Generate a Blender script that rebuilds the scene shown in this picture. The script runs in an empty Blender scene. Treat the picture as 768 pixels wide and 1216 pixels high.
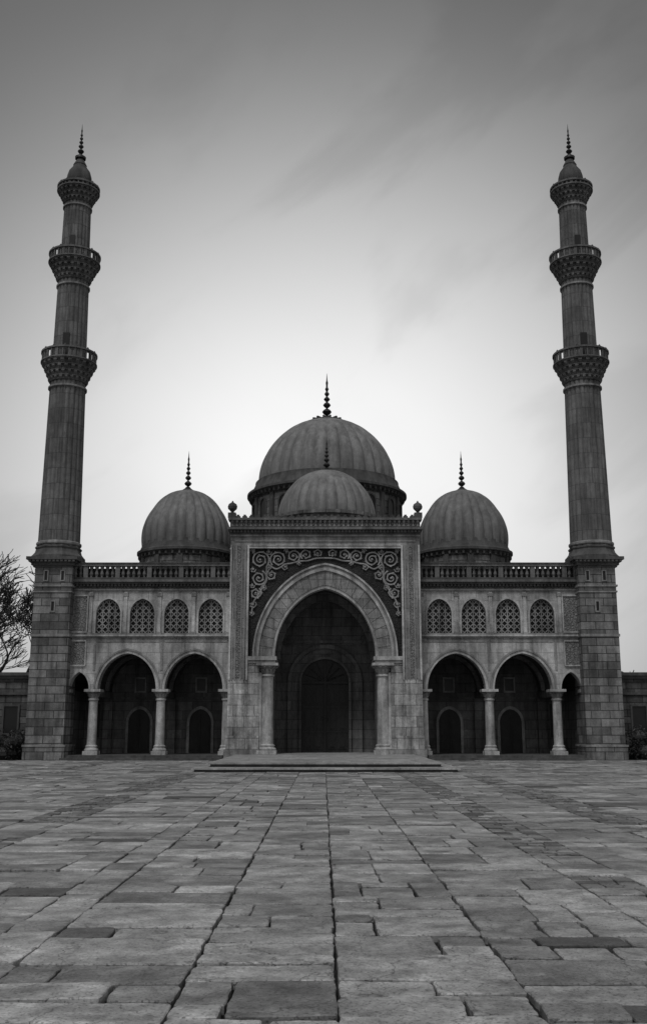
import bpy, math, random
from math import sin, cos, pi, radians, sqrt, atan2
from mathutils import Vector
random.seed(7)
scene = bpy.context.scene

# ------------------------------------------------------------ materials
class NT:
    def __init__(s, name):
        s.m = bpy.data.materials.new(name); s.m.use_nodes = True
        s.t = s.m.node_tree; s.n = s.t.nodes; s.l = s.t.links
        s.b = s.n["Principled BSDF"]
    def new(s, ty, **kw):
        n = s.n.new(ty)
        for k, v in kw.items(): setattr(n, k, v)
        return n
    def math(s, op, a, b=None, clamp=False):
        n = s.new('ShaderNodeMath', operation=op, use_clamp=clamp)
        for i, v in enumerate((a, b)):
            if v is None: continue
            if isinstance(v, (int, float)): n.inputs[i].default_value = v
            else: s.l.new(v, n.inputs[i])
        return n.outputs[0]
    def rng(s, v, a, b, c, d):
        n = s.new('ShaderNodeMapRange'); s.l.new(v, n.inputs[0])
        for i, x in enumerate((a, b, c, d)): n.inputs[i+1].default_value = x
        return n.outputs[0]
    def noise(s, vec, scale, detail=6, rough=.6):
        n = s.new('ShaderNodeTexNoise'); s.l.new(vec, n.inputs['Vector'])
        n.inputs['Scale'].default_value = scale; n.inputs['Detail'].default_value = detail
        n.inputs['Roughness'].default_value = rough
        return n.outputs[0]
    def scaled(s, vec, sc):
        n = s.new('ShaderNodeMapping'); s.l.new(vec, n.inputs[0]); n.inputs['Scale'].default_value = sc
        return n.outputs[0]

def stone(name, base, bricks=None, cyl=False, bump=.35, rough=.85, stain=.35, island=0., fine=22, carved=0., mortar=.35, tint=.12, fa=.3, paving=False, bd=.03, spec=.4):
    t = NT(name)
    tc = t.new('ShaderNodeTexCoord'); P = tc.outputs['Object']
    big = t.rng(t.noise(P, .55, 5), .3, .7, 1-stain*.6, 1+stain*.45)
    st = t.rng(t.noise(t.scaled(P, (2.2, 2.2, .28)), 1.3, 6, .65), .38, .68, 1.12, 1-stain)
    fi = t.noise(P, fine, 6, .7)
    fm = t.rng(fi, .25, .75, 1-fa, 1+fa)
    v = t.math('MULTIPLY', t.math('MULTIPLY', big, st), fm)
    if not paving:
        v = t.math('MULTIPLY', v, t.rng(t.noise(P, 4.5, 4, .7), .3, .7, 1-stain*.45, 1+stain*.4))
    h = t.math('MULTIPLY', fi, .5)
    if paving:
        g = t.new('ShaderNodeNewGeometry')
        off = t.math('MULTIPLY', g.outputs['Random Per Island'], 37.0)
        cbx = t.new('ShaderNodeCombineXYZ'); t.l.new(off, cbx.inputs[2]); t.l.new(off, cbx.inputs[0])
        ad = t.new('ShaderNodeVectorMath', operation='ADD'); t.l.new(P, ad.inputs[0]); t.l.new(cbx.outputs[0], ad.inputs[1])
        Q = ad.outputs[0]
        m1 = t.noise(Q, 3.2, 8, .7)
        v = t.math('MULTIPLY', v, t.rng(m1, .32, .68, .5, 1.42))
        v = t.math('MULTIPLY', v, t.rng(t.noise(P, 1.4, 7, .72), .36, .52, .55, 1.0))
        p = t.noise(Q, 55, 3, .6)
        pit = t.rng(p, .33, .47, .4, 1.0)
        v = t.math('MULTIPLY', v, pit)
        vo = t.new('ShaderNodeTexVoronoi', feature='DISTANCE_TO_EDGE')
        wv = t.new('ShaderNodeVectorMath', operation='ADD'); t.l.new(Q, wv.inputs[0])
        nz = t.new('ShaderNodeTexNoise'); nz.inputs['Scale'].default_value = 5; nz.inputs['Detail'].default_value = 5
        t.l.new(Q, nz.inputs['Vector'])
        sc = t.new('ShaderNodeVectorMath', operation='SCALE'); t.l.new(nz.outputs['Color'], sc.inputs[0]); sc.inputs['Scale'].default_value = .35
        t.l.new(sc.outputs[0], wv.inputs[1]); t.l.new(wv.outputs[0], vo.inputs['Vector']); vo.inputs['Scale'].default_value = .9
        crk = t.rng(vo.outputs['Distance'], 0, .006, .4, 1)
        v = t.math('MULTIPLY', v, crk)
        h = t.math('ADD', t.math('ADD', h, t.math('MULTIPLY', m1, 2.2)), t.math('ADD', t.math('MULTIPLY', pit, .35), t.math('MULTIPLY', crk, .5)))
    if bricks:
        sep = t.new('ShaderNodeSeparateXYZ'); t.l.new(P, sep.inputs[0])
        if cyl:
            ax = t.math('SUBTRACT', t.math('ABSOLUTE', sep.outputs[0]), 11.8)
            ay = t.math('SUBTRACT', sep.outputs[1], 44.2)
            u = t.math('MULTIPLY', t.math('ARCTAN2', ax, ay), .85)
        else:
            u = t.math('ADD', sep.outputs[0], sep.outputs[1])
        cb = t.new('ShaderNodeCombineXYZ'); t.l.new(u, cb.inputs[0]); t.l.new(sep.outputs[2], cb.inputs[1])
        br = t.new('ShaderNodeTexBrick'); t.l.new(cb.outputs[0], br.inputs['Vector'])
        br.inputs['Scale'].default_value = 1
        br.inputs['Brick Width'].default_value = bricks[0]; br.inputs['Row Height'].default_value = bricks[1]
        br.inputs['Mortar Size'].default_value = bricks[2]; br.inputs['Mortar Smooth'].default_value = .3
        a, b_ = 1-tint*1.6, 1+tint*1.6
        br.inputs['Color1'].default_value = (a, a, a, 1); br.inputs['Color2'].default_value = (b_, b_, b_, 1)
        br.inputs['Mortar'].default_value = (mortar, mortar, mortar, 1)
        bw = t.new('ShaderNodeRGBToBW'); t.l.new(br.outputs['Color'], bw.inputs[0])
        v = t.math('MULTIPLY', v, bw.outputs[0])
        h = t.math('SUBTRACT', h, t.math('MULTIPLY', br.outputs['Fac'], 1.2))
    if carved:
        vo = t.new('ShaderNodeTexVoronoi', feature='DISTANCE_TO_EDGE'); t.l.new(P, vo.inputs['Vector']); vo.inputs['Scale'].default_value = 7
        vo2 = t.new('ShaderNodeTexVoronoi', feature='F1'); t.l.new(P, vo2.inputs['Vector']); vo2.inputs['Scale'].default_value = 13
        c = t.math('MULTIPLY', t.rng(vo.outputs['Distance'], 0, .12, 0, 1), t.rng(vo2.outputs['Distance'], .1, .5, 1, .3))
        v = t.math('MULTIPLY', v, t.rng(c, 0, 1, 1-carved, 1.15))
        h = t.math('ADD', h, t.math('MULTIPLY', c, 3))
    if island:
        g = t.new('ShaderNodeNewGeometry')
        v = t.math('MULTIPLY', v, t.rng(g.outputs['Random Per Island'], 0, 1, 1-island, 1+island))
    v = t.math('MULTIPLY', v, base)
    cc = t.new('ShaderNodeCombineColor')
    for i in range(3): t.l.new(v, cc.inputs[i])
    t.l.new(cc.outputs[0], t.b.inputs['Base Color'])
    t.b.inputs['Roughness'].default_value = rough
    t.b.inputs['Specular IOR Level'].default_value = spec
    bp = t.new('ShaderNodeBump'); bp.inputs['Strength'].default_value = bump; bp.inputs['Distance'].default_value = bd
    t.l.new(h, bp.inputs['Height']); t.l.new(bp.outputs[0], t.b.inputs['Normal'])
    return t.m

M = {}
M['ashlar'] = stone('ashlar_stone', .19, (.78, .34, .020), tint=.24, mortar=.35, bump=.7, stain=.6)
M['bwall'] = stone('boundary_stone', .11, (.7, .3, .022), tint=.22, bump=.6, stain=.6)
M['portal'] = stone('portal_stone', .27, (.95, .42, .014), tint=.1, mortar=.5, stain=.55)
M['base'] = stone('base_stone', .45, (.9, .45, .014), tint=.15, mortar=.45, stain=.75, bump=.6)
M['plaster'] = stone('pale_stone', .43, (1.1, .45, .012), tint=.08, mortar=.6, stain=.55)
M['trim'] = stone('trim_stone', .27, stain=.55)
M['trimlight'] = stone('pale_trim_stone', .47, stain=.6)
M['scroll'] = stone('scroll_stone', .32, stain=.5)
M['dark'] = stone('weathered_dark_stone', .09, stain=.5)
M['rail'] = stone('parapet_stone', .16, stain=.5)
M['carved'] = stone('carved_stone', .18, carved=.6, bump=.8)
M['carvedlight'] = stone('pale_carved_stone', .30, carved=.5, bump=.8)
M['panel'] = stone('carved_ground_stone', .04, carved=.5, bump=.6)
M['inner'] = stone('shade_toned_interior_stone', .125, (.9, .42, .016), tint=.12, mortar=.5, stain=.5)  # interior shade is put into this base colour, on top of the lighting
M['vault'] = stone('shade_toned_vault_stone', .042, (.6, .3, .02), tint=.15)  # gloom under the vaults painted in by a lowered base colour
M['shaft'] = stone('minaret_stone', .15, (.53, .7, .014), cyl=True, tint=.12, mortar=.5, stain=.5)
M['lead'] = stone('dome_lead', .20, stain=.42, rough=.6, bump=.25, fa=.2)
M['leadside'] = stone('side_dome_stone', .175, stain=.42, rough=.7, bump=.3, fa=.2)
M['iron'] = stone('dark_metal', .02, rough=.5, bump=.1)
M['wood'] = stone('old_wood', .020, stain=.5, rough=.6, bump=.4, spec=.35)
M['void'] = stone('dark_window', .01, rough=.4, bump=.05)
M['slab'] = stone('paving_stone', .37, island=.42, stain=.42, fine=20, rough=.45, bump=.8, fa=.3, paving=True, bd=.013, spec=.55)
M['sett'] = stone('paving_sett', .19, island=.5, stain=.4, fine=20, rough=.5, bump=.85, fa=.3, paving=True, bd=.014, spec=.5)
M['soil'] = stone('joint_soil', .014, rough=.95, bump=.5)
M['step'] = stone('step_stone', .33, island=.15, stain=.4, rough=.6)
M['riser'] = stone('shade_toned_riser_stone', .05, island=.2, stain=.4, rough=.7)  # dark base paints shade onto risers that the sun would light
M['bark'] = stone('bark', .025, rough=.9)
M['leaf'] = stone('hedge_leaf', .04, island=.6, rough=.6)

# ------------------------------------------------------------ mesh builder
class MB:
    def __init__(s): s.v = []; s.f = []
    def face(s, pts):
        i = len(s.v); s.v += [tuple(p) for p in pts]; s.f.append(tuple(range(i, i+len(pts))))
    def box(s, x0, x1, y0, y1, z0, z1):
        x0, x1 = min(x0, x1), max(x0, x1); i = len(s.v)
        s.v += [(x0,y0,z0),(x1,y0,z0),(x1,y1,z0),(x0,y1,z0),(x0,y0,z1),(x1,y0,z1),(x1,y1,z1),(x0,y1,z1)]
        s.f += [(i,i+3,i+2,i+1),(i+4,i+5,i+6,i+7),(i,i+1,i+5,i+4),(i+1,i+2,i+6,i+5),(i+2,i+3,i+7,i+6),(i+3,i,i+4,i+7)]
    def rbox(s, cx, cy, ang, r0, r1, w, z0, z1, z0in=None, taper=None):
        i = len(s.v); c, d = cos(ang), sin(ang)
        zi = z0 if z0in is None else z0in
        for (r, z) in ((r0, zi), (r1, z0), (r1, z1), (r0, z1)):
            for t in (-w/2, w/2):
                s.v.append((cx + r*c - t*d, cy + r*d + t*c, z))
        s.f += [(i,i+1,i+3,i+2),(i+2,i+3,i+5,i+4),(i+4,i+5,i+7,i+6),(i+6,i+7,i+1,i),(i,i+2,i+4,i+6),(i+1,i+7,i+5,i+3)]
    def lathe(s, prof, cx, cy, n=48, mod=None, rot=0, cap=True):
        i = len(s.v)
        for (r, z) in prof:
            for k in range(n):
                a = rot + 2*pi*k/n
                rr = r*(mod(a, k) if mod else 1)
                s.v.append((cx+rr*cos(a), cy+rr*sin(a), z))
        for j in range(len(prof)-1):
            for k in range(n):
                k2 = (k+1) % n
                s.f.append((i+j*n+k, i+j*n+k2, i+(j+1)*n+k2, i+(j+1)*n+k))
        if cap:
            s.f.append(tuple(i+(len(prof)-1)*n+k for k in range(n)))
            s.f.append(tuple(i+k for k in reversed(range(n))))
    def tube(s, pts, rad, n=6):
        i0 = len(s.v); N = len(pts)
        for j, p in enumerate(pts):
            p = Vector(p); a = Vector(pts[max(j-1,0)]); b = Vector(pts[min(j+1,N-1)])
            d = (b-a).normalized() if (b-a).length > 1e-6 else Vector((0,0,1))
            u = d.cross(Vector((0.12,1,.07))).normalized(); w = d.cross(u)
            r = rad[j] if isinstance(rad, (list, tuple)) else rad
            for k in range(n):
                q = p + (u*cos(2*pi*k/n) + w*sin(2*pi*k/n))*r
                s.v.append(tuple(q))
        for j in range(N-1):
            for k in range(n):
                k2 = (k+1) % n
                s.f.append((i0+j*n+k, i0+j*n+k2, i0+(j+1)*n+k2, i0+(j+1)*n+k))
    def make(s, name, mat, parent=None, smooth=None):
        me = bpy.data.meshes.new(name); me.from_pydata(s.v, [], s.f); me.update()
        me.materials.append(mat)
        o = bpy.data.objects.new(name, me); scene.collection.objects.link(o)
        if smooth:
            for p in me.polygons: p.use_smooth = True
            me.set_sharp_from_angle(angle=radians(smooth))
        if parent: o.parent = parent
        return o

def empty(name):
    e = bpy.data.objects.new(name, None); scene.collection.objects.link(e); return e

def arch(a, r, n=28, k=.55):
    pts = []
    R = (a*a+r*r)/(2*a)
    for i in range(n+1):
        t = pi - pi*i/n
        x = a*cos(t); e = r*sin(t)
        q = sqrt(max(0, R*R-(abs(x)+R-a)**2))
        pts.append((x, k*q+(1-k)*e))
    return pts

def arch_panel(b, x0, x1, zt, zs, cx, a, r, y0, y1, zb, k=.55, n=28):
    P = [(cx+x, zs+z) for x, z in arch(a, r, n, k)]
    for y in (y0, y1):
        for i in range(n):
            (xa, za), (xb, z2) = P[i], P[i+1]
            b.face([(xa,y,za),(xb,y,z2),(xb,y,zt),(xa,y,zt)])
        b.face([(x0,y,zb),(cx-a,y,zb),(cx-a,y,zt),(x0,y,zt)])
        b.face([(cx+a,y,zb),(x1,y,zb),(x1,y,zt),(cx+a,y,zt)])
    for i in range(n):
        (xa, za), (xb, z2) = P[i], P[i+1]
        b.face([(xa,y0,za),(xa,y1,za),(xb,y1,z2),(xb,y0,z2)])
    for (xa, xb) in ((x0, cx-a), (cx+a, x1)):
        b.face([(xa,y0,zb),(xb,y0,zb),(xb,y1,zb),(xa,y1,zb)])
        b.face([(xa,y0,zt),(xb,y0,zt),(xb,y1,zt),(xa,y1,zt)])
    for x in (cx-a, cx+a):
        if zb < zs: b.face([(x,y0,zb),(x,y1,zb),(x,y1,zs),(x,y0,zs)])
    for x in (x0, x1):
        b.face([(x,y0,zb),(x,y1,zb),(x,y1,zt),(x,y0,zt)])

def arch_band(b, cx, zs, a1, r1, a2, r2, y0, y1, k=.55, n=32, zb=None):
    A = arch(a1, r1, n, k); B = arch(a2, r2, n, k)
    if zb is not None:
        A = [(-a1, zb-zs)]+A+[(a1, zb-zs)]; B = [(-a2, zb-zs)]+B+[(a2, zb-zs)]
    P = lambda v, y: (cx+v[0], y, zs+v[1])
    for i in range(len(A)-1):
        p, q, r, s_ = A[i], A[i+1], B[i+1], B[i]
        b.face([P(p,y0),P(q,y0),P(r,y0),P(s_,y0)])
        b.face([P(s_,y0),P(r,y0),P(r,y1),P(s_,y1)])
        b.face([P(q,y0),P(p,y0),P(p,y1),P(q,y1)])
    for i in (0, -1):
        b.face([P(A[i],y0),P(B[i],y0),P(B[i],y1),P(A[i],y1)])

def arch_fill(b, cx, zb, zs, a, r, y, k=.55, n=24):
    P = [(cx+x, y, zs+z) for x, z in arch(a, r, n, k)]
    b.face([(cx-a,y,zb)]+P[0:]+[(cx+a,y,zb)])

def vault(b, cx, zs, a, r, y0, y1, k=.55, n=24, zb=None):
    A = arch(a, r, n, k)
    if zb is not None: A = [(-a, zb-zs)]+A+[(a, zb-zs)]
    for i in range(len(A)-1):
        b.face([(cx+A[i][0],y0,zs+A[i][1]),(cx+A[i+1][0],y0,zs+A[i+1][1]),(cx+A[i+1][0],y1,zs+A[i+1][1]),(cx+A[i][0],y1,zs+A[i][1])])

mosque = empty('mosque')
S = (-1, 1)
G = {k: MB() for k in ('ashlar','portal','base','plaster','trim','trimlight','dark','rail','carved','carvedlight','panel','inner','vault','iron','wood','void','lattice')}

# ---------------------------------------------------------------- wings
YW = 44.0
FL = .2
def column(b, bc, x, y, z0, z1, r, cap=.42):
    b.box(x-r*1.55, x+r*1.55, y-r*1.55, y+r*1.55, z0, z0+.16)
    b.lathe([(r*1.45,z0+.16),(r*1.5,z0+.22),(r*1.2,z0+.30),(r*1.3,z0+.36),(r*1.02,z0+.42),(r,z0+.6),(r*.93,z1-cap-.06),(r*1.15,z1-cap-.04),(r*1.15,z1-cap+.02),(r*.95,z1-cap+.04)], x, y, 24)
    bc.lathe([(r*.95,z1-cap+.04),(r*1.08,z1-cap*.6),(r*1.35,z1-cap*.35),(r*1.62,z1-.11)], x, y, 24)
    for j in range(12):
        a = 2*pi*j/12
        bc.rbox(x, y, a, r*.9, r*1.28, r*.3, z1-cap*.62, z1-cap*.5, z1-cap+.05)
        bc.rbox(x, y, a+pi/12, r*1.0, r*1.7, r*.32, z1-cap*.34, z1-.14, z1-cap*.55)
    b.box(x-r*1.75, x+r*1.75, y-r*1.75, y+r*1.75, z1-.11, z1)

ZS, ZM = 2.95, 5.14
cols = [9.95, 7.05, 4.22]
smooth_cols = MB(); capitals = MB()
for sx in S:
    for (xa, xb) in ((9.95, 7.05), (7.05, 4.1)):
        cx = sx*(9.95+7.05)/2 if xa > 8 else sx*5.635
        lo, hi = sorted((sx*xa, sx*xb))
        arch_panel(G['plaster'], lo, hi, ZM, ZS, cx, 1.24, 1.52, YW, YW+.45, ZS, k=.5)
        arch_band(G['trimlight'], cx, ZS+.003, 1.245, 1.525, 1.36, 1.65, YW-.05, YW+.1, k=.5)
        arch_band(G['trim'], cx, ZS+.003, 1.362, 1.652, 1.43, 1.73, YW-.09, YW+.1, k=.5)
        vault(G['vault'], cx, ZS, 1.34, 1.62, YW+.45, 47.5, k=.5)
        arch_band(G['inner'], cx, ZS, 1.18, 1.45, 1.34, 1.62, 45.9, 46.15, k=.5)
        G['trimlight'].box(lo+.12, hi-.12, YW-.03, YW+.01, ZM-.16, ZM-.11)
    lo, hi = sorted((sx*11.06, sx*9.95))
    cs = sx*10.55
    arch_panel(G['plaster'], lo, hi, ZM, ZS, cs, .42, .72, YW, YW+.45, ZS, k=.6)
    arch_band(G['trimlight'], cs, ZS+.003, .425, .725, .50, .84, YW-.05, YW+.1, k=.6)
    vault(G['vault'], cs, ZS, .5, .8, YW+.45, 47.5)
    for c in cols:
        column(smooth_cols, capitals, sx*c, YW+.22, FL, ZS, .2)
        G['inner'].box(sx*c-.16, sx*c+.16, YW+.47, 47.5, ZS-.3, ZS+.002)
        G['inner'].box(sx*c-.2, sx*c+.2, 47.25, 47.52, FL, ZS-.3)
    for c in (9.95, 7.05):
        G['trim'].box(sx*c-.05, sx*c+.05, YW-.03, YW+.01, ZS+.8, ZM-.16)
    G['trim'].box(sx*11.06, sx*10.9, YW-.02, YW+.46, ZS-.14, ZS-.003)
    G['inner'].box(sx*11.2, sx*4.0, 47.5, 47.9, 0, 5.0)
    for dx in (8.52, 5.72):
        arch_band(G['trim'], sx*dx, 1.55, .5, .62, .62, .76, 47.42, 47.5, zb=FL)
        arch_fill(G['wood'], sx*dx, FL, 1.55, .5, .62, 47.47)
        G['wood'].box(sx*dx-.015, sx*dx+.015, 47.44, 47.47, FL, 2.0)
        for q in (-.25, .25):
            for zz in (.35, 1.0): G['wood'].box(sx*dx+q-.16, sx*dx+q+.16, 47.445, 47.47, zz, zz+.5)
        G['void'].box(sx*dx-.2, sx*dx+.2, 47.47, 47.5, 3.0, 3.55)
        G['trim'].box(sx*dx-.27, sx*dx+.27, 47.44, 47.5, 2.92, 3.0)
        G['trim'].box(sx*dx-.27, sx*dx+.27, 47.44, 47.5, 3.55, 3.62)
        for q in (-.235, .235): G['trim'].box(sx*dx+q-.035, sx*dx+q+.035, 47.44, 47.5, 3.0, 3.55)
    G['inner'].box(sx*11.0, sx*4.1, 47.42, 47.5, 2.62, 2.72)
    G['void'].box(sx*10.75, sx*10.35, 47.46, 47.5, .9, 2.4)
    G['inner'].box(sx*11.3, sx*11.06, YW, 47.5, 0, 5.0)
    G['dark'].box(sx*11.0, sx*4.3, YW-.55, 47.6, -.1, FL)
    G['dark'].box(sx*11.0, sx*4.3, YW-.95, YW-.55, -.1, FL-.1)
    G['trim'].box(sx*11.06, sx*4.07, YW-.10, YW+.45, ZM, ZM+.06)
    G['trimlight'].box(sx*11.06, sx*4.07, YW-.15, YW+.45, ZM+.06, ZM+.13)
    Z0 = ZM+.13; ZT = 7.2
    wx = [9.43, 7.95, 6.46, 4.97]
    edges = [10.25, 8.69, 7.205, 5.715, 4.07]
    for i, w in enumerate(wx):
        lo, hi = sorted((sx*edges[i], sx*edges[i+1]))
        arch_panel(G['plaster'], lo, hi, ZT, 6.18, sx*w, .53, .66, YW, YW+.4, Z0, k=.55, n=20)
        arch_band(G['trimlight'], sx*w, 6.18, .53, .66, .60, .74, YW-.045, YW+.05, zb=Z0+.08, n=20)
        G['trim'].box(sx*w-.62, sx*w+.62, YW-.07, YW+.05, Z0, Z0+.078)
        G['void'].box(sx*w-.6, sx*w+.6, YW+.26, YW+.3, Z0, 6.95)
        a_, r_, zs_ = .53, .66, 6.18
        A = arch(a_, r_, 40, .55)
        def inside(u, z):
            if abs(u) > a_: return False
            if z < Z0: return False
            if z < zs_: return True
            for q in range(40):
                if A[q][0] <= u <= A[q+1][0]:
                    f = (u-A[q][0])/(A[q+1][0]-A[q][0]+1e-9)
                    return z-zs_ <= A[q][1]+(A[q+1][1]-A[q][1])*f
            return False
        L = G['lattice']
        for (dxx, dzz) in ((.70711,.70711),(.70711,-.70711),(0,1)):
            sp = .19 if dxx*dzz != 0 else .269
            for q in range(-9, 10):
                ox, oz = -dzz*q*sp, dxx*q*sp
                ins = []
                for tt in range(-120, 121):
                    u = ox+dxx*tt*.015; z = 6.05+oz+dzz*tt*.015
                    if inside(u, z): ins.append((u, z))
                if len(ins) > 3:
                    (ua, za), (ub, zb) = ins[0], ins[-1]
                    nx, nz = -dzz*.021, dxx*.021
                    y0, y1 = YW+.12+.004*(dxx*10//3)+(.003 if dzz < 0 else 0), YW+.18
                    c4 = [(ua+nx,za+nz),(ub+nx,zb+nz),(ub-nx,zb-nz),(ua-nx,za-nz)]
                    c4 = [(sx*w+p[0], p[1]) for p in c4]
                    L.face([(p[0],y0,p[1]) for p in c4])
                    for e in range(4):
                        p, q2 = c4[e], c4[(e+1)%4]
                        L.face([(p[0],y0,p[1]),(q2[0],y0,q2[1]),(q2[0],y1,q2[1]),(p[0],y1,p[1])])
    for e in (10.2, 8.69, 7.205, 5.715, 4.2):
        G['trimlight'].box(sx*e-.07, sx*e+.07, YW-.06, YW+.02, Z0, ZT-.06)
        G['trim'].box(sx*e-.11, sx*e+.11, YW-.085, YW+.02, Z0+.0, Z0+.12)
        G['trim'].box(sx*e-.11, sx*e+.11, YW-.085, YW+.02, ZT-.25, ZT-.1)
    G['plaster'].box(sx*11.06, sx*10.25, YW+.001, YW+.4, Z0, ZT)
    for (za, zb) in ((5.42, 6.95), (3.98, 4.98)):
        G['carvedlight'].box(sx*11.0, sx*10.36, YW-.03, YW+.01, za, zb)
        for (xa, xb, z0, z1) in ((11.04,10.32,za-.06,za),(11.04,10.32,zb,zb+.06),(11.06,11.0,za,zb),(10.36,10.30,za,zb)):
            G['trimlight'].box(sx*xa, sx*xb, YW-.07, YW+.01, z0, z1)
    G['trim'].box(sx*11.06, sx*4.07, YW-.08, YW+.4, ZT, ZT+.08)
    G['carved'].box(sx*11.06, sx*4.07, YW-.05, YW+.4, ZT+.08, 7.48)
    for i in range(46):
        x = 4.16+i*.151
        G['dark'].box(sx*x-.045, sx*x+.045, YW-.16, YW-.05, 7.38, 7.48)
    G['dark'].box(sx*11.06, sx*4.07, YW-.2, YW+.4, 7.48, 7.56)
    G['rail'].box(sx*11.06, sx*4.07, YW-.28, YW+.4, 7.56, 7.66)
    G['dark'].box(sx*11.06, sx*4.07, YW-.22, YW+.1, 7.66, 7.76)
    for i in range(30):
        x = 4.2+i*.232
        if i % 6 == 3:
            G['rail'].box(sx*x-.1, sx*x+.1, YW-.2, YW+.04, 7.76, 8.26)
        else:
            G['rail'].lathe([(.06,7.76),(.045,7.82),(.08,7.92),(.05,8.05),(.045,8.1),(.085,8.2),(.085,8.26)], sx*x, YW-.08, 8)
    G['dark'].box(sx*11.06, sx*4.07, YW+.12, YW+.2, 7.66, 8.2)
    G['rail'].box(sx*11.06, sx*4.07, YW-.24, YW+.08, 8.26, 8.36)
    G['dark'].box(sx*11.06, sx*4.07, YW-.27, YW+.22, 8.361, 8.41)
    G['ashlar'].box(sx*11.5, sx*4.05, 47.9, 60, -.1, 7.6)
    G['dark'].box(sx*11.5, sx*4.05, YW+.2, 60, 7.6, 7.7)
    G['ashlar'].box(sx*11.3, sx*4.05, YW+.45, 47.9, 4.99, 7.6)

# ---------------------------------------------------------------- portal
YP = 43.0; PF = .25; ZI = 4.28
for sx in S:
    G['portal'].box(sx*4.07, sx*3.26, YP, 48.5, 1.9, 9.7)
    G['base'].box(sx*4.12, sx*2.76, YP-.07, 44.4, PF-.3, 1.0)
    G['trim'].box(sx*4.2, sx*2.72, YP-.15, 44.4, -.1, .45)
    G['base'].box(sx*4.08, sx*2.76, YP-.01, 44.3, 1.0, 1.9)
    G['base'].box(sx*3.26, sx*2.76, YP+.02, 44.3, 1.9, 3.9)
    G['base'].box(sx*4.075, sx*3.26, YP-.012, YP+.3, 1.9, 3.3)
    G['trimlight'].box(sx*3.28, sx*2.05, YP-.06, YP+.62, ZI-.16, ZI-.001)
    G['trim'].box(sx*3.24, sx*2.1, YP-.02, YP+.6, ZI-.28, ZI-.16)
    G['carvedlight'].box(sx*3.26, sx*2.76, YP+.0, YP+.6, 3.9, ZI-.28)
    for x, w, d in ((3.30,.04,.08),(3.42,.025,.05),(3.56,.025,.035),(3.80,.025,.035),(3.93,.025,.05),(4.03,.04,.08)):
        G['trimlight' if d > .06 else 'trim'].box(sx*(x-w), sx*(x+w), YP-d, YP+.02, 3.3, 9.05)
    G['carvedlight'].box(sx*3.775, sx*3.585, YP-.015, YP+.02, 3.4, 9.0)
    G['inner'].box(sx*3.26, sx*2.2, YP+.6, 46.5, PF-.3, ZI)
    column(smooth_cols, capitals, sx*2.43, YP+.25, PF, ZI-.28, .26, cap=.5)
    smooth_cols.lathe([(.09,PF),(.09,3.6)], sx*2.73, YP+.12, 12)
    G['trim'].box(sx*2.2, sx*2.1, YP+.6, 46.5, ZI-.12, ZI+.02)
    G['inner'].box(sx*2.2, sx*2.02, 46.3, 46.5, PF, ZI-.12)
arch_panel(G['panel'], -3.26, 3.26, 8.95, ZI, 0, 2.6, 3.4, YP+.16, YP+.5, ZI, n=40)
arch_panel(G['inner'], -3.26, 3.26, 9.6, ZI, 0, 2.25, 3.0, YP+.5, YP+.6, ZI, n=40)
G['portal'].box(-3.26, 3.26, YP, YP+.5, 8.95, 9.7)
arch_band(G['trimlight'], 0, ZI+.002, 2.13, 2.9, 2.25, 3.04, YP+.06, YP+.6, n=44)
arch_band(G['portal'], 0, ZI+.002, 2.25, 3.04, 2.80, 3.66, YP+.02, YP+.5, n=44)
arch_band(G['trimlight'], 0, ZI+.002, 2.80, 3.66, 2.90, 3.78, YP-.05, YP+.5, n=44)
arch_band(G['trim'], 0, ZI+.002, 2.90, 3.78, 3.0, 3.90, YP-.01, YP+.5, n=44)
arch_band(G['trimlight'], 0, ZI+.002, 3.0, 3.90, 3.07, 3.98, YP-.06, YP+.5, n=44)
for i in range(1, 24):
    A = arch(2.27, 3.06, 48); B = arch(2.78, 3.64, 48); j = i*2
    a = Vector((A[j][0], YP+.016, ZI+A[j][1])); b_ = Vector((B[j][0], YP+.016, ZI+B[j][1]))
    G['dark'].tube([a, b_], .008, 4)
for z0, z1, d in ((8.90,8.97,.07),(9.02,9.06,.04)):
    G['trimlight'].box(-3.26, 3.26, YP-d, YP+.02, z0, z1)
G['trim'].box(-3.9, 3.9, YP-.03, YP+.02, 9.2, 9.25)
G['trim'].box(-4.09, 4.09, YP-.08, 48.5, 9.42, 9.5)
for i in range(55):
    x = -4.05+i*.15
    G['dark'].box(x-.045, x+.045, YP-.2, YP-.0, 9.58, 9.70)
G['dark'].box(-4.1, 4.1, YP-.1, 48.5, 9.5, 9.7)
G['rail'].box(-4.2, 4.2, YP-.26, 48.6, 9.7, 9.8)
G['carved'].box(-4.1, 4.1, YP-.14, YP+.3, 9.8, 10.12)
for i in range(41):
    x = -4.0+i*.2
    G['rail'].lathe([(.085,9.83),(.03,9.95),(.08,10.06),(.02,10.12)], x, YP-.15, 6)
G['rail'].box(-4.18, 4.18, YP-.22, YP+.35, 10.12, 10.22)
for i in range(29):
    x = -4.06+i*.29
    G['dark'].box(x-.1, x+.1, YP-.12, YP+.1, 10.22, 10.31)
    G['dark'].box(x-.05, x+.05, YP-.12, YP+.1, 10.31, 10.37)
for sx in S:
    G['dark'].box(sx*4.2, sx*3.86, YP-.2, YP+.14, 10.22, 10.45)
    G['dark'].lathe([(.13,10.45),(.06,10.5),(.09,10.54),(.19,10.64),(.21,10.74),(.17,10.85),(.05,10.93),(.02,11.0)], sx*4.02, YP-.03, 16)
G['ashlar'].box(-3.26, 3.26, YP+.6, 48.5, 9.0, 9.75)
G['ashlar'].box(-4.07, 4.07, 46.55, 48.5, 7.4, 9.7)
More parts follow.
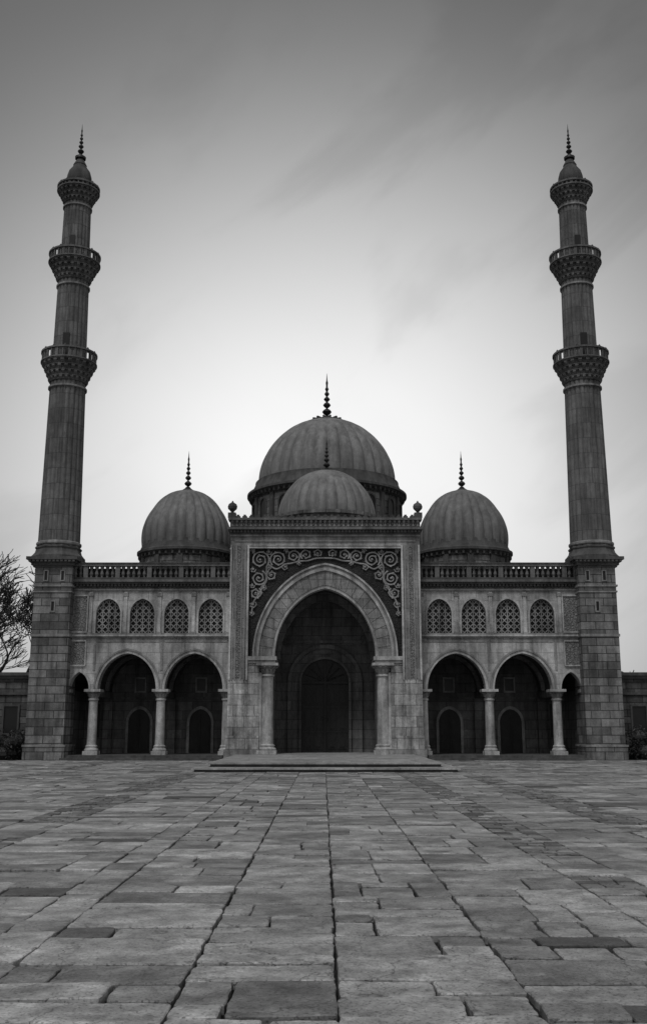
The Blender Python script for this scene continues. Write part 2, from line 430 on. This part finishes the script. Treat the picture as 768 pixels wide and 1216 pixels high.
G['ashlar'].box(-4.0, 4.0, 48.5, 60, -.1, 9.75)
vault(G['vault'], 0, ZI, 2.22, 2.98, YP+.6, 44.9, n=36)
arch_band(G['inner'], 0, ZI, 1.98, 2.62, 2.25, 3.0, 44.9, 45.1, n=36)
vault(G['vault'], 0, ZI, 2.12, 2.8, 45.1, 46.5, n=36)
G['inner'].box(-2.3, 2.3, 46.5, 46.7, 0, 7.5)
G['inner'].box(-2.2, 2.2, 46.42, 46.5, ZI+.9-.06, ZI+.96)
G['step'] = MB()
G['step'].box(-2.2, 2.2, YP+.12, 46.5, -.1, PF-.001)
arch_band(G['inner'], 0, 3.35, 1.52, 1.52, 1.68, 1.70, 46.34, 46.5, zb=PF)
arch_band(G['inner'], 0, 3.35, 1.07, 1.03, 1.17, 1.14, 46.33, 46.5, zb=PF)
arch_fill(G['wood'], 0, PF, 3.35, 1.07, 1.03, 46.47)
for q in S:
    for (z0, z1) in ((.4,1.1),(1.2,2.2),(2.3,3.2)):
        for (xa, xb) in ((.12,.50),(.57,.95)):
            G['wood'].box(q*xa, q*xb, 46.43, 46.47, z0, z1)
            G['wood'].box(q*(xa+.08), q*(xb-.08), 46.39, 46.43, z0+.1, z1-.1)
    for zz in (1.15, 2.25): G['iron'].box(q*.06, q*1.0, 46.42, 46.46, zz-.025, zz+.025)
G['wood'].box(-.04, .04, 46.37, 46.47, PF, 4.35)
G['wood'].box(-1.05, 1.05, 46.38, 46.47, 3.28, 3.38)
for a in range(1, 8):
    t = pi*a/8
    G['wood'].tube([(0,46.44,3.38),(.95*cos(t),46.44,3.36+.9*sin(t))], .025, 5)
for q in S:
    G['iron'].lathe([(.03,1.72),(.05,1.75),(.03,1.78)], q*.09, 46.36, 8)

# arabesque scroll carving
scroll = MB()
def spiral(cx, cz, r, turns, start, dirn, w=.036):
    pts = []
    n = int(28*turns)
    for i in range(n+1):
        f = i/n; a = start + dirn*2*pi*turns*f; rr = r*(1-f*.80)
        pts.append((cx+rr*cos(a), YP+.11, cz+rr*sin(a)))
    scroll.tube(pts, [w*(1-.35*(i/n)) for i in range(n+1)], 6)
    scroll.lathe([(.01,cz-.05),(.045,cz-.03),(.055,cz),(.045,cz+.03),(.01,cz+.05)], cx, YP+.1, 8)
    for i in range(3, int(n*.7), 5):
        f = i/n; a = start + dirn*2*pi*turns*f; rr = r*(1-f*.80)
        ax, az = cx+rr*cos(a), cz+rr*sin(a)
        la = a + dirn*1.1
        q = w/.036
        scroll.tube([(ax,YP+.1,az),(ax+.07*q*cos(la),YP+.09,az+.07*q*sin(la)),(ax+.13*q*cos(la+dirn*.6),YP+.1,az+.13*q*sin(la+dirn*.6))], [.012,.03*q,.006], 5)
sp = [(2.80,8.42,.40,2.0,3.9,-1),(2.02,8.44,.36,1.9,-.8,1),(1.36,8.58,.28,1.7,3.9,-1),(.82,8.64,.24,1.5,-.8,1),(.34,8.71,.18,1.3,3.9,-1),
      (2.84,7.62,.34,1.9,2.0,1),(2.30,7.76,.22,1.5,1.0,-1),(2.97,6.98,.25,1.6,2.2,1),(3.09,6.48,.15,1.3,2.2,1),(3.14,6.1,.10,1.1,2.2,1),
      (1.72,8.10,.15,1.3,2.0,-1),(1.12,8.28,.10,1.1,2.0,-1),(2.42,8.08,.12,1.2,0,1),(3.1,8.0,.12,1.2,3,1),(3.12,7.3,.10,1.2,3,1),(2.42,8.76,.12,1.2,3,1),(3.12,8.8,.1,1.2,0,1),(1.68,8.8,.1,1.2,0,1),(2.62,7.2,.13,1.2,0,1)]
vine = [(3.14,6.1),(3.05,6.6),(2.86,6.9),(2.66,7.25),(2.50,7.55),(2.52,7.95),(2.45,8.2),(2.1,8.02),(1.72,8.22),(1.45,8.27),(1.1,8.36),(.75,8.38),(.4,8.48),(.0,8.5)]
def cat(P, m=6):
    out = []
    for i in range(len(P)-1):
        p0, p1, p2, p3 = P[max(i-1,0)], P[i], P[i+1], P[min(i+2,len(P)-1)]
        for j in range(m):
            t = j/m
            out.append(tuple(.5*((2*p1[q])+(-p0[q]+p2[q])*t+(2*p0[q]-5*p1[q]+4*p2[q]-p3[q])*t*t+(-p0[q]+3*p1[q]-3*p2[q]+p3[q])*t**3) for q in (0,1)))
    return out+[P[-1]]
for s_ in S:
    scroll.tube([(s_*x, YP+.115, z) for x, z in cat(vine)], .034, 6)
for (x, z, r, t, s0, d) in sp:
    w = .036 if r > .16 else .024
    spiral(x, z, r, t, s0, d, w); spiral(-x, z, r, t, pi-s0, -d, w)
scroll.make('scroll_carving', M['scroll'], mosque, smooth=50)

# ---------------------------------------------------------------- domes
def finial(b, x, y, z0, z1, r):
    H = z1-z0
    prof = [(r*2.2,z0-.05),(r*2.3,z0+H*.03),(r*1.2,z0+H*.08),(r*.7,z0+H*.12)]
    for c, rr, hh in ((.20,1.35,.07),(.34,1.1,.06),(.46,.9,.05),(.57,.72,.045),(.67,.55,.04)):
        prof += [(r*.3,z0+H*(c-hh)),(r*rr*.75,z0+H*(c-hh*.5)),(r*rr,z0+H*c),(r*rr*.75,z0+H*(c+hh*.5)),(r*.28,z0+H*(c+hh))]
    prof += [(r*.25,z0+H*.75),(r*.35,z0+H*.8),(r*.18,z0+H*.85),(r*.03,z1)]
    b.lathe(prof, x, y, 14)

def dome(b, cx, cy, z0, R, H, gores, amp, p=.9, bulge=.03):
    prof = []
    for i in range(37):
        t = i/36; a = t*pi/2
        r = R*(cos(a)**p)*(1+bulge*sin(min(1, t*2.2)*pi)) if t < 1 else .02
        prof.append((max(r,.03), z0+H*sin(a)**(1.0)))
    n = gores*6
    def mod(a, k):
        f = (k % 6)/6
        return 1+amp*(abs(sin(pi*f))**.6) - amp*.5
    b.lathe(prof, cx, cy, n, mod)

def drum(cx, cy, R, z0, z1, zc, Rc, nwin, whalf, wz0, wzs):
    G2 = drumb
    G2['wall'].lathe([(R,z0),(R,z1)], cx, cy, 96)
    G2['corn'].lathe([(R,z1-.05),(R*1.02,z1),(R*1.02,z1+.08),(Rc*.985,z1+.2),(Rc,z1+.22),(Rc,z1+.34),(Rc*.95,z1+.4),(Rc*.90,zc-.12),(Rc*.9,zc),(R*.8,zc+.02)], cx, cy, 96)
    for i in range(int(R*20)):
        a = 2*pi*i/int(R*20)
        G2['corn'].rbox(cx, cy, a, R, Rc*.975, .1, z1+.02, z1+.2, z1-.06)
    for i in range(nwin):
        a = 2*pi*(i+.5)/nwin
        ux, uy = cos(a), sin(a)
        A = arch(whalf, whalf*1.2, 12)
        pts = [(-whalf, wz0-wzs)]+A+[(whalf, wz0-wzs)]
        def T(u, d, z): return (cx+ux*(R+d)-uy*u, cy+uy*(R+d)+ux*u, z)
        G2['win'].face([T(u, .012, wzs+z) for u, z in pts])
        for q in range(len(pts)-1):
            (u0, a0), (u1, a1) = pts[q], pts[q+1]
            o = 1.3
            G2['corn'].face([T(u0,.06,wzs+a0),T(u1,.06,wzs+a1),T(u1*o,.06,wzs+a1*(1.22 if a1>0 else 1)),T(u0*o,.06,wzs+a0*(1.22 if a0>0 else 1))])
            G2['corn'].face([T(u0,.06,wzs+a0),T(u1,.06,wzs+a1),T(u1,.0,wzs+a1),T(u0,.0,wzs+a0)])
        b = a + pi/nwin
        G2['corn'].rbox(cx, cy, b, R-.05, R+.1, .28, z0, z1)
drumb = {k: MB() for k in ('wall','corn','win')}
cd = MB(); sd = MB(); fin = MB()
CY = 54.0
drum(0.12, CY, 4.0, 9.7, 13.35, 14.35, 4.35, 16, .28, 12.1, 12.75)
dome(cd, 0.12, CY, 14.2, 3.66, 3.85, 32, .045, p=.95, bulge=.012)
fin_specs = [(0.12, CY, 18.0, 20.85, .2)]
G['dark'].lathe([(.75,17.9),(.9,17.96),(.85,18.04),(.35,18.12),(.3,18.2)], 0.12, CY, 24)
for i in range(14): G['dark'].rbox(0.12, CY, 2*pi*i/14, .6, .86, .1, 17.98, 18.15)
G['ashlar'].lathe([(2.45,9.7),(2.45,10.6),(2.55,10.65),(2.55,10.8),(2.3,10.85)], 0.08, 46.2, 64)
dome(cd, 0.08, 46.2, 10.75, 2.22, 2.42, 28, .045, p=.98, bulge=.012)
fin_specs.append((0.08, 46.2, 13.12, 14.85, .12))
for sx in S:
    x, y = sx*6.95, 50.0
    drum(x, y, 2.2, 7.6, 9.5, 10.3, 2.42, 12, .14, 8.4, 8.9)
    dome(sd, x, y, 10.15, 2.13, 2.95, 26, .065, p=.86, bulge=.045)
    fin_specs.append((x, y, 13.05, 15.2, .14))
    G['dark'].lathe([(.4,13.0),(.45,13.06),(.2,13.18)], x, y, 16)
for s_ in fin_specs: finial(fin, *s_)
cd.make('lead_dome', M['lead'], mosque, smooth=60)
sd.make('ribbed_dome', M['leadside'], mosque, smooth=60)
fin.make('dome_finials', M['iron'], mosque, smooth=60)
drumb['wall'].make('dome_drum', M['ashlar'], mosque, smooth=40)
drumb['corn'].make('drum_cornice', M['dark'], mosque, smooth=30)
drumb['win'].make('drum_windows', M['void'], mosque)
smooth_cols.make('columns', M['trimlight'], mosque, smooth=40)
capitals.make('capitals', M['trim'], mosque, smooth=40)

names = dict(ashlar='ashlar_walls', portal='portal_walls', base='portal_base', plaster='arcade_walls', trim='mouldings', trimlight='pale_mouldings',
             dark='cornices', rail='parapet_balustrade', carved='carved_friezes', carvedlight='carved_panels', panel='spandrel_panel', inner='gallery_walls', vault='vaults', iron='door_ironwork', wood='doors',
             void='window_recesses', lattice='window_lattice', step='portal_floor')
mm = dict(lattice='trim')
for k, b in G.items():
    if b.f: b.make(names[k], M[mm.get(k, k)], mosque, smooth=None)

# ---------------------------------------------------------------- minarets
def minaret(sx):
    e = empty('minaret')
    x, y = sx*11.8, 44.2
    tx = sx*11.76
    base, tr, dk, sh, vd, rf, rl = MB(), MB(), MB(), MB(), MB(), MB(), MB()
    h = .80
    base.box(tx-h, tx+h, y-h, y+h, -.1, 8.2)
    base.box(tx-h-.07, tx+h+.07, y-h-.07, y+h+.07, -.1, .55)
    for (o, z0, z1) in ((.10,.55,.63),(.04,5.15,5.26),(.04,7.05,7.12),(.06,7.3,7.38)):
        tr.box(tx-h-o, tx+h+o, y-h-o, y+h+o, z0, z1)
    for zc, hh in ((6.45,.2),(7.78,.2)):
        for q in ((0,) if zc < 7 else (-.36, .36)):
            ox = -sx*.05
            vd.box(tx+q+ox-.06, tx+q+ox+.06, y-h-.012, y-h+.05, zc-hh, zc+hh)
            for (a0, a1, z0, z1) in ((-.11,.11,zc-hh-.05,zc-hh),(-.11,.11,zc+hh,zc+hh+.05),(-.11,-.06,zc-hh,zc+hh),(.06,.11,zc-hh,zc+hh)):
                tr.box(tx+q+ox+a0, tx+q+ox+a1, y-h-.04, y-h+.05, z0, z1)
    for (o, z0, z1) in ((.05,8.15,8.23),(.12,8.23,8.35),(.2,8.35,8.45),(.3,8.45,8.58)):
        dk.box(x-h-o, x+h+o, y-h-o, y+h+o, z0, z1)
    for i in range(12):
        q = -.95+i*1.9/11
        dk.box(x+q-.05, x+q+.05, y-h-.28, y-h-.1, 8.36, 8.45)
    dk.lathe([(1.18,8.58),(1.18,8.68),(1.1,8.76),(1.02,8.86),(.98,9.0),(1.02,9.05),(1.02,9.1),(.93,9.18)], x, y, 8, rot=pi/8)
    NF = 22
    def flute(a, k): return 1 - .06*(1-abs(sin(pi*(k % 6)/6)))**1.5
    N = NF*6
    def shaft(z0, r0, z1, r1):
        sh.lathe([(r0+(r1-r0)*i/8, z0+(z1-z0)*i/8) for i in range(9)], x, y, N, flute)
    shaft(9.1, .92, 16.8, .80)
    tr.lathe([(.94,9.18),(.98,9.22),(.98,9.3),(.93,9.34)], x, y, 48)
    shaft(17.6, .77, 21.9, .71)
    shaft(22.7, .67, 26.0, .62)
    for (z, r) in ((16.5,.84),(21.5,.74),(25.55,.65)):
        tr.lathe([(r-.05,z-.06),(r+.03,z-.04),(r+.03,z+.04),(r-.05,z+.06)], x, y, 48)
    def balcony(z0, zr, zt, r0, r1, T=3):
        H = zr-z0
        for k in range(T):
            ra = r0+(r1-r0)*(k/T)**1.2; rb = r0+(r1-r0)*((k+1)/T)**1.2
            za = z0+H*k/T; zb = z0+H*(k+1)/T
            dk.lathe([(ra*.98,za),(ra,za+.02),(ra+.01,zb-.05)], x, y, 40)
            n = 22
            for j in range(n):
                a = 2*pi*(j+.5*(k%2))/n
                rl.rbox(x, y, a, ra-.03, rb-.01, 2*pi*ra/n*.5, zb-H/T*.5, zb-.045, za)
            rl.lathe([(ra,zb-.05),(rb,zb-.04),(rb,zb),(ra,zb)], x, y, 48)
        rl.lathe([(r1-.1,zr),(r1+.05,zr+.01),(r1+.05,zr+.07),(r1-.3,zr+.08)], x, y, 48)
        n = 28; hh = zt-zr
        for j in range(n):
            a = 2*pi*j/n
            w = .13 if j % 4 == 0 else .07
            rl.rbox(x, y, a, r1-.07, r1+.01, w, zr+.07, zt-.08)
        for j in range(n):
            a = 2*pi*(j+.5)/n
            rl.rbox(x, y, a, r1-.05, r1-.02, .2, zr+hh*.7, zt-.1)
        for j in range(44):
            a = 2*pi*(j+.5)/44
            dk.rbox(x, y, a, r1-.045, r1-.025, .05, zr+.08, zt-.08)
        rl.lathe([(r1-.1,zt-.08),(r1+.05,zt-.08),(r1+.05,zt),(r1-.1,zt),(r1-.1,zt-.08)], x, y, 48, cap=False)
        for j in range(14):
            a = 2*pi*j/14+.3
            dk.lathe([(.04,zt),(.055,zt+.04),(.01,zt+.1)], x+(r1-.02)*cos(a), y+(r1-.02)*sin(a), 6)
    balcony(16.75, 17.68, 18.22, .84, 1.22, 4)
    balcony(21.75, 22.65, 23.15, .75, 1.15, 4)
    balcony(25.75, 26.38, 26.66, .65, .95, 3)
    rf.lathe([(.9,26.6),(.86,26.7),(.66,26.82),(.58,26.92),(.6,27.0),(.57,27.25),(.50,27.5),(.36,27.7),(.3,27.82),(.32,27.86),(.25,28.0),(.12,28.25),(.07,28.35)], x, y, 40)
    fn = MB(); finial(fn, x, y, 28.25, 30.1, .115)
    vd.rbox(x, y, -pi/2, .5, .772, .3, 17.8, 19.0); vd.rbox(x, y, -pi/2, .4, .672, .26, 22.8, 23.9)
    base.make('tower_base', M['ashlar'], e); tr.make('string_courses', M['trim'], e, smooth=30)
    dk.make('balcony_corbels', M['dark'], e, smooth=30); rl.make('balcony_railings', M['rail'], e, smooth=30)
    sh.make('fluted_shaft', M['shaft'], e, smooth=50)
    vd.make('slit_windows', M['void'], e); rf.make('cap_roof', M['dark'], e, smooth=40); fn.make('finial', M['iron'], e, smooth=60)
for sx in S: minaret(sx)

# ---------------------------------------------------------------- steps
st = MB(); ris = MB()
def slabrow(b, x0, x1, y0, y1, z0, z1, w):
    x = x0
    while x < x1-.01:
        nx = min(x1, x+w*random.uniform(.8, 1.2))
        if x1-nx < .4: nx = x1
        b.box(x+.004, nx-.004, y0+random.uniform(0,.012), y1, z0, z1+random.uniform(-.004,.004)); x = nx
P0 = 31.6
ris.box(-4.0, 4.0, P0+.06, 43.2, -.1, .075)
ris.box(-3.6, 3.6, P0+.96, 43.2, .07, PF-.045)
slabrow(st, -4.08, 4.08, P0, P0+.96, .075, .12, 1.4)
for sx in S:
    for yy in range(14):
        a, b_ = sorted((sx*3.68, sx*4.08))
        st.box(a+.006, b_, P0+.965+yy*.75, P0+1.705+yy*.75, .075, .12)
yy = P0+.9
while yy < 43.0:
    slabrow(st, -3.68, 3.68, yy, min(43.1, yy+.79), PF-.045, PF-.002, 1.1); yy += .8
stp = empty('stone_steps')
st.make('treads', M['step'], stp); ris.make('risers', M['riser'], stp)

# ---------------------------------------------------------------- courtyard paving
pav = MB(); setts = MB()
def slab(b, x0, x1, y0, y1, near, g=.008):
    g0 = g*random.uniform(.5, 1.9)
    x0 += g0; x1 -= g*random.uniform(.5,1.7); y0 += g0; y1 -= g*random.uniform(.6,2.4)
    cx, cy = (x0+x1)/2, (y0+y1)/2
    zt = random.uniform(-.008, .008); tx, ty = random.uniform(-.01,.01), random.uniform(-.013,.013)
    pts = []
    stp = .04 if near else 9
    C = [(x0,y0),(x1,y0),(x1,y1),(x0,y1)]
    C = [(p[0]+random.uniform(-.010,.010), p[1]+random.uniform(-.013,.013)) for p in C]
    cutc = random.randrange(4) if random.random() < .25 else -1
    w = 0
    for e in range(4):
        a, c = C[e], C[(e+1)%4]
        L = math.hypot(c[0]-a[0], c[1]-a[1]); n = max(1, int(L/stp))
        for i in range(n):
            f = i/n
            if near and i == 0:
                r = random.uniform(.003, .014) if e != cutc else random.uniform(.02, .07)
                mx, my = cx-a[0], cy-a[1]; m = math.hypot(mx, my)
                pts.append((a[0]+mx/m*r, a[1]+my/m*r)); w = 0; continue
            w = w*.75+random.gauss(0,.0028)
            nx_, ny_ = -(c[1]-a[1])/L, (c[0]-a[0])/L
            pts.append((a[0]+(c[0]-a[0])*f+nx_*w, a[1]+(c[1]-a[1])*f+ny_*w))
    n = len(pts); i0 = len(b.v)
    for (x, y) in pts: b.v.append((x, y, zt-.06))
    for (x, y) in pts: b.v.append((x, y, zt-.006+tx*(x-cx)+ty*(y-cy)))
    for (x, y) in pts:
        mx, my = cx-x, cy-y; m = math.hypot(mx, my)+1e-6
        q = .004*random.uniform(.6, 3.0)
        x2, y2 = x+mx/m*q, y+my/m*q
        b.v.append((x2, y2, zt+tx*(x-cx)+ty*(y-cy)))
    for j in range(n):
        k = (j+1) % n
        b.f.append((i0+j, i0+k, i0+n+k, i0+n+j)); b.f.append((i0+n+j, i0+n+k, i0+2*n+k, i0+2*n+j))
    b.f.append(tuple(i0+2*n+j for j in range(n)))

bands = []
def add_side(sg, list_):
    x = 0
    for (w, kind) in list_:
        a, b_ = sg*x, sg*(x+w); bands.append((min(a,b_), max(a,b_), kind)); x += w
    while x < 24:
        w = random.uniform(1.0, 1.9)
        a, b_ = sg*x, sg*(x+w); bands.append((min(a,b_), max(a,b_), 's')); x += w
        if random.random() < .2:
            a, b_ = sg*x, sg*(x+.5); bands.append((min(a,b_), max(a,b_), 'c')); x += .5
add_side(1, [(.95,'s'),(1.15,'s'),(.55,'d'),(1.2,'s'),(.7,'c'),(1.6,'s')])
add_side(-1, [(.8,'s'),(1.0,'s'),(.35,'t'),(1.5,'s'),(.75,'c'),(1.5,'s')])
for (x0, x1, kind) in bands:
    y = -3+random.uniform(-.4, 0)
    mode = True; left = random.uniform(2, 6)
    while y < 43.4:
        near = y < 12 and y > 2.5
        W = x1-x0
        if (kind == 'c' and mode) or (kind == 'd' and y > 8.3 and mode):
            L = random.uniform(.12, .2); n = max(2, round(W/random.uniform(.16,.3)))
            xs = [x0+W*i/n+(random.uniform(-.02,.02) if 0 < i < n else 0) for i in range(n+1)]
            for i in range(n):
                tgt = setts if random.random() < .85 else pav
                slab(tgt, xs[i], xs[i+1], y, y+L, near, .006)
        elif kind == 't':
            L = random.uniform(.25, .55); slab(pav, x0, x1, y, y+L, near)
        else:
            L = random.choice((random.uniform(.24, .4), random.uniform(.4, .7), random.uniform(.55, .9)))
            n = random.choice((1, 1, 2, 2, 2, 3)) if W > .9 else random.choice((1, 1, 2))
            cuts = sorted([random.uniform(.25, .75) if n == 2 else (i+1)/n+random.uniform(-.1,.1) for i in range(n-1)])
            xs = [x0]+[x0+W*c for c in cuts]+[x1]
            for i in range(n):
                tgt = setts if random.random() < .06 else pav
                if random.random() < .35 and L > .45:
                    m = y+L*random.uniform(.3,.7)
                    slab(tgt, xs[i], xs[i+1], y, m, near); slab(pav, xs[i], xs[i+1], m, y+L, near)
                else: slab(tgt, xs[i], xs[i+1], y, y+L, near)
        y += L; left -= L
        if left < 0:
            mode = not mode; left = random.uniform(5, 10) if mode else random.uniform(.6, 1.8)
court = empty('paved_courtyard')
pav.make('paving_slabs', M['slab'], court); setts.make('setts', M['sett'], court)
g = MB(); g.face([(-1500,-1500,-.045),(1500,-1500,-.045),(1500,1500,-.045),(-1500,1500,-.045)])
g.make('ground', M['soil'])

# ---------------------------------------------------------------- boundary walls
def bwall(sx):
    e = empty('boundary_wall')
    w, c, v = MB(), MB(), MB()
    w.box(sx*12.6, sx*40, 45.2, 45.8, -.1, 3.45)
    w.box(sx*13.2, sx*40, 44.95, 45.2, -.1, .5)
    c.box(sx*12.6, sx*40, 45.08, 45.9, 3.45, 3.58); c.box(sx*12.6, sx*40, 44.98, 46.0, 3.58, 3.72)
    c.box(sx*12.6, sx*40, 45.12, 45.2, 2.75, 2.85)
    for i in range(8):
        x = 13.75+i*3.2
        v.box(sx*(x-.3), sx*(x+.3), 45.185, 45.2, 1.1, 2.25)
        for (a, b_, z0, z1) in ((-.38,.38,1.02,1.1),(-.38,.38,2.25,2.33),(-.38,-.3,1.1,2.25),(.3,.38,1.1,2.25)):
            c.box(sx*(x+a), sx*(x+b_), 45.13, 45.2, z0, z1)
    w.make('wall_masonry', M['bwall'], e); c.make('coping', M['dark'], e); v.make('window', M['void'], e)
for sx in S: bwall(sx)

# ---------------------------------------------------------------- hedges
def hedge(cx, cy, rx, ry, h):
    b = MB()
    blobs = [(cx+random.uniform(-rx,rx), cy+random.uniform(-ry,ry)*.6, random.uniform(.2,.75)*h, random.uniform(.3,.5)*h*.8) for _ in range(22)]
    for (x, y, z, r) in blobs:
        b.lathe([(r*.3,z-r*.6),(r*.7,z-r*.2),(r*.72,z+.1*r),(r*.3,z+r*.6)], x, y, 8)
        for _ in range(420):
            d = Vector((random.gauss(0,1),random.gauss(0,1),random.gauss(0,1))).normalized()*r*random.uniform(.75,1.15)
            p = Vector((x,y,z))+d
            if p.z < 0: continue
            u = Vector((random.gauss(0,1),random.gauss(0,1),random.gauss(0,1))).normalized()
            w = u.cross(Vector((random.gauss(0,1),random.gauss(0,1),random.gauss(0,1)))).normalized()
            s = random.uniform(.03,.06)
            b.face([p-u*s, p+w*s*.5, p+u*s, p-w*s*.5])
    b.make('hedge', M['leaf'])
hedge(-14.2, 44.2, 1.2, .6, 1.35)
hedge(14.0, 44.2, 1.3, .6, 1.35)

# ---------------------------------------------------------------- bare trees
def tree(x, y, H, seed, depth=7, lean=0):
    rnd = random.Random(seed); b = MB()
    def grow(p, d, L, r, k):
        pts = [p]; rad = [r]; n = 4
        q = p.copy(); dd = d.copy()
        for i in range(n):
            dd = (dd + Vector((rnd.gauss(0,.13),rnd.gauss(0,.13),rnd.gauss(.03,.08)))).normalized()
            q = q + dd*L/n; pts.append(q.copy()); rad.append(max(.02, r*(1-.38*(i+1)/n)))
        b.tube(pts, rad, 7 if k < 2 else (5 if k < 4 else 3))
        if k >= depth: return
        m = 3 if k < 6 else 2
        for j in range(m):
            ax = Vector((rnd.gauss(0,1)+lean*.3,rnd.gauss(0,1),rnd.gauss(0,.5))).normalized()
            nd = (dd + ax*rnd.uniform(.45,.85)).normalized()
            nd.z = nd.z*.8+.12; nd.normalize()
            at = pts[-1] if j == 0 else pts[rnd.randint(2, n)]
            grow(at.copy(), nd, L*rnd.uniform(.66,.84), rad[-1]*rnd.uniform(.6,.85), k+1)
    grow(Vector((x,y,-.1)), Vector((0,0,1)), H*.25, H*.024, 0)
    b.make('bare_tree', M['bark'], smooth=60)
tree(-18.0, 56, 14.2, 3, 7, 1)
tree(-20.5, 60, 14.5, 9, 7, 1)
tree(19.3, 60, 6.4, 5, 7)
tree(22, 64, 8, 8, 6)

# ---------------------------------------------------------------- world
world = bpy.data.worlds.new("World"); scene.world = world; world.use_nodes = True
wt = world.node_tree; N = wt.nodes; Lk = wt.links
bg = N['Background']
SE, SA = radians(58), radians(200)
sky = N.new('ShaderNodeTexSky'); sky.sky_type = 'NISHITA'; sky.sun_disc = False
sky.sun_elevation = SE; sky.sun_rotation = SA
bw = N.new('ShaderNodeRGBToBW'); Lk.new(sky.outputs[0], bw.inputs[0])
def wm(op, a, b=None, clamp=False):
    n = N.new('ShaderNodeMath'); n.operation = op; n.use_clamp = clamp
    for i, v in enumerate((a, b)):
        if v is None: continue
        if isinstance(v, (int, float)): n.inputs[i].default_value = v
        else: Lk.new(v, n.inputs[i])
    return n.outputs[0]
def wr(v, a, b, c, d, smooth=False):
    n = N.new('ShaderNodeMapRange'); Lk.new(v, n.inputs[0])
    if smooth: n.interpolation_type = 'SMOOTHSTEP'
    for i, x in enumerate((a, b, c, d)): n.inputs[i+1].default_value = x
    return n.outputs[0]
def wnoise(scale, rot, s, detail=5, rough=.5, dist=0):
    nz = N.new('ShaderNodeTexNoise'); mp2 = N.new('ShaderNodeMapping'); mp2.inputs['Rotation'].default_value = tuple(radians(a) for a in rot)
    mp2.vector_type = 'TEXTURE'
    mp2.inputs['Scale'].default_value = tuple(1/a for a in scale)
    Lk.new(tc.outputs['Generated'], mp2.inputs[0]); Lk.new(mp2.outputs[0], nz.inputs['Vector'])
    nz.inputs['Scale'].default_value = s; nz.inputs['Detail'].default_value = detail; nz.inputs['Roughness'].default_value = rough
    nz.inputs['Distortion'].default_value = dist
    return nz.outputs[0]
tc = N.new('ShaderNodeTexCoord')
mp = N.new('ShaderNodeMapping'); mp.inputs['Scale'].default_value = (.85, 1, 1); Lk.new(tc.outputs['Generated'], mp.inputs[0])
nm = N.new('ShaderNodeVectorMath'); nm.operation = 'NORMALIZE'; Lk.new(mp.outputs[0], nm.inputs[0])
dt = N.new('ShaderNodeVectorMath'); dt.operation = 'DOT_PRODUCT'; Lk.new(nm.outputs[0], dt.inputs[0])
ge = radians(12.5); dt.inputs[1].default_value = (0, cos(ge), sin(ge))
ang = wm('DIVIDE', wm('ARCCOSINE', dt.outputs['Value']), pi)
n1 = wnoise((1.0, 1.0, 2.2), (0, 35, 0), 2.0, 4, .48)
n2 = wnoise((1.0, 1.0, 2.6), (0, -38, 0), 3.2, 6, .52, .4)
ang2 = wm('ADD', ang, wm('MULTIPLY', wm('SUBTRACT', n1, .5), .035))
rp = N.new('ShaderNodeValToRGB'); Lk.new(ang2, rp.inputs[0])
cr = rp.color_ramp; cr.interpolation = 'B_SPLINE'
stops = [(0,.93),(5,.90),(11,.74),(17,.46),(23,.24),(29,.13),(38,.11),(65,.32),(180,.40)]  # far stops, out of view, raised as added fill for the facade
while len(cr.elements) < len(stops): cr.elements.new(.5)
for el, (d, v) in zip(cr.elements, stops):
    el.position = d/180; el.color = (v, v, v, 1)
rb = N.new('ShaderNodeRGBToBW'); Lk.new(rp.outputs[0], rb.inputs[0])
cl = wm('MULTIPLY', wr(n1, .35, .68, .93, 1.09), wr(n2, .50, .66, 1.0, .87, True))
tot = wm('MULTIPLY', rb.outputs[0], cl)
tot = wm('ADD', wm('MULTIPLY', tot, 10), wm('MULTIPLY', bw.outputs[0], .08))
cc = N.new('ShaderNodeCombineColor')
for i in range(3): Lk.new(tot, cc.inputs[i])
Lk.new(cc.outputs[0], bg.inputs[0]); bg.inputs[1].default_value = .1

sun = bpy.data.lights.new('sun', 'SUN'); sun.energy = 1.1; sun.angle = radians(12); sun.color = (1, 1, 1)
so = bpy.data.objects.new('sun', sun); scene.collection.objects.link(so)
d = Vector((-.34*cos(SE), -.94*cos(SE), sin(SE)))
so.rotation_euler = d.to_track_quat('Z', 'Y').to_euler()

# ---------------------------------------------------------------- camera
cam = bpy.data.cameras.new('camera'); co = bpy.data.objects.new('camera', cam); scene.collection.objects.link(co)
co.location = (-.07, 0, 1.3)
co.rotation_euler = (radians(90+12.09), 0, 0)
cam.sensor_fit = 'VERTICAL'; cam.sensor_height = 24; cam.lens = 24*1200/1216
cam.clip_end = 4000
scene.camera = co
scene.view_settings.view_transform = 'Standard'; scene.view_settings.look = 'None'; scene.view_settings.exposure = 0
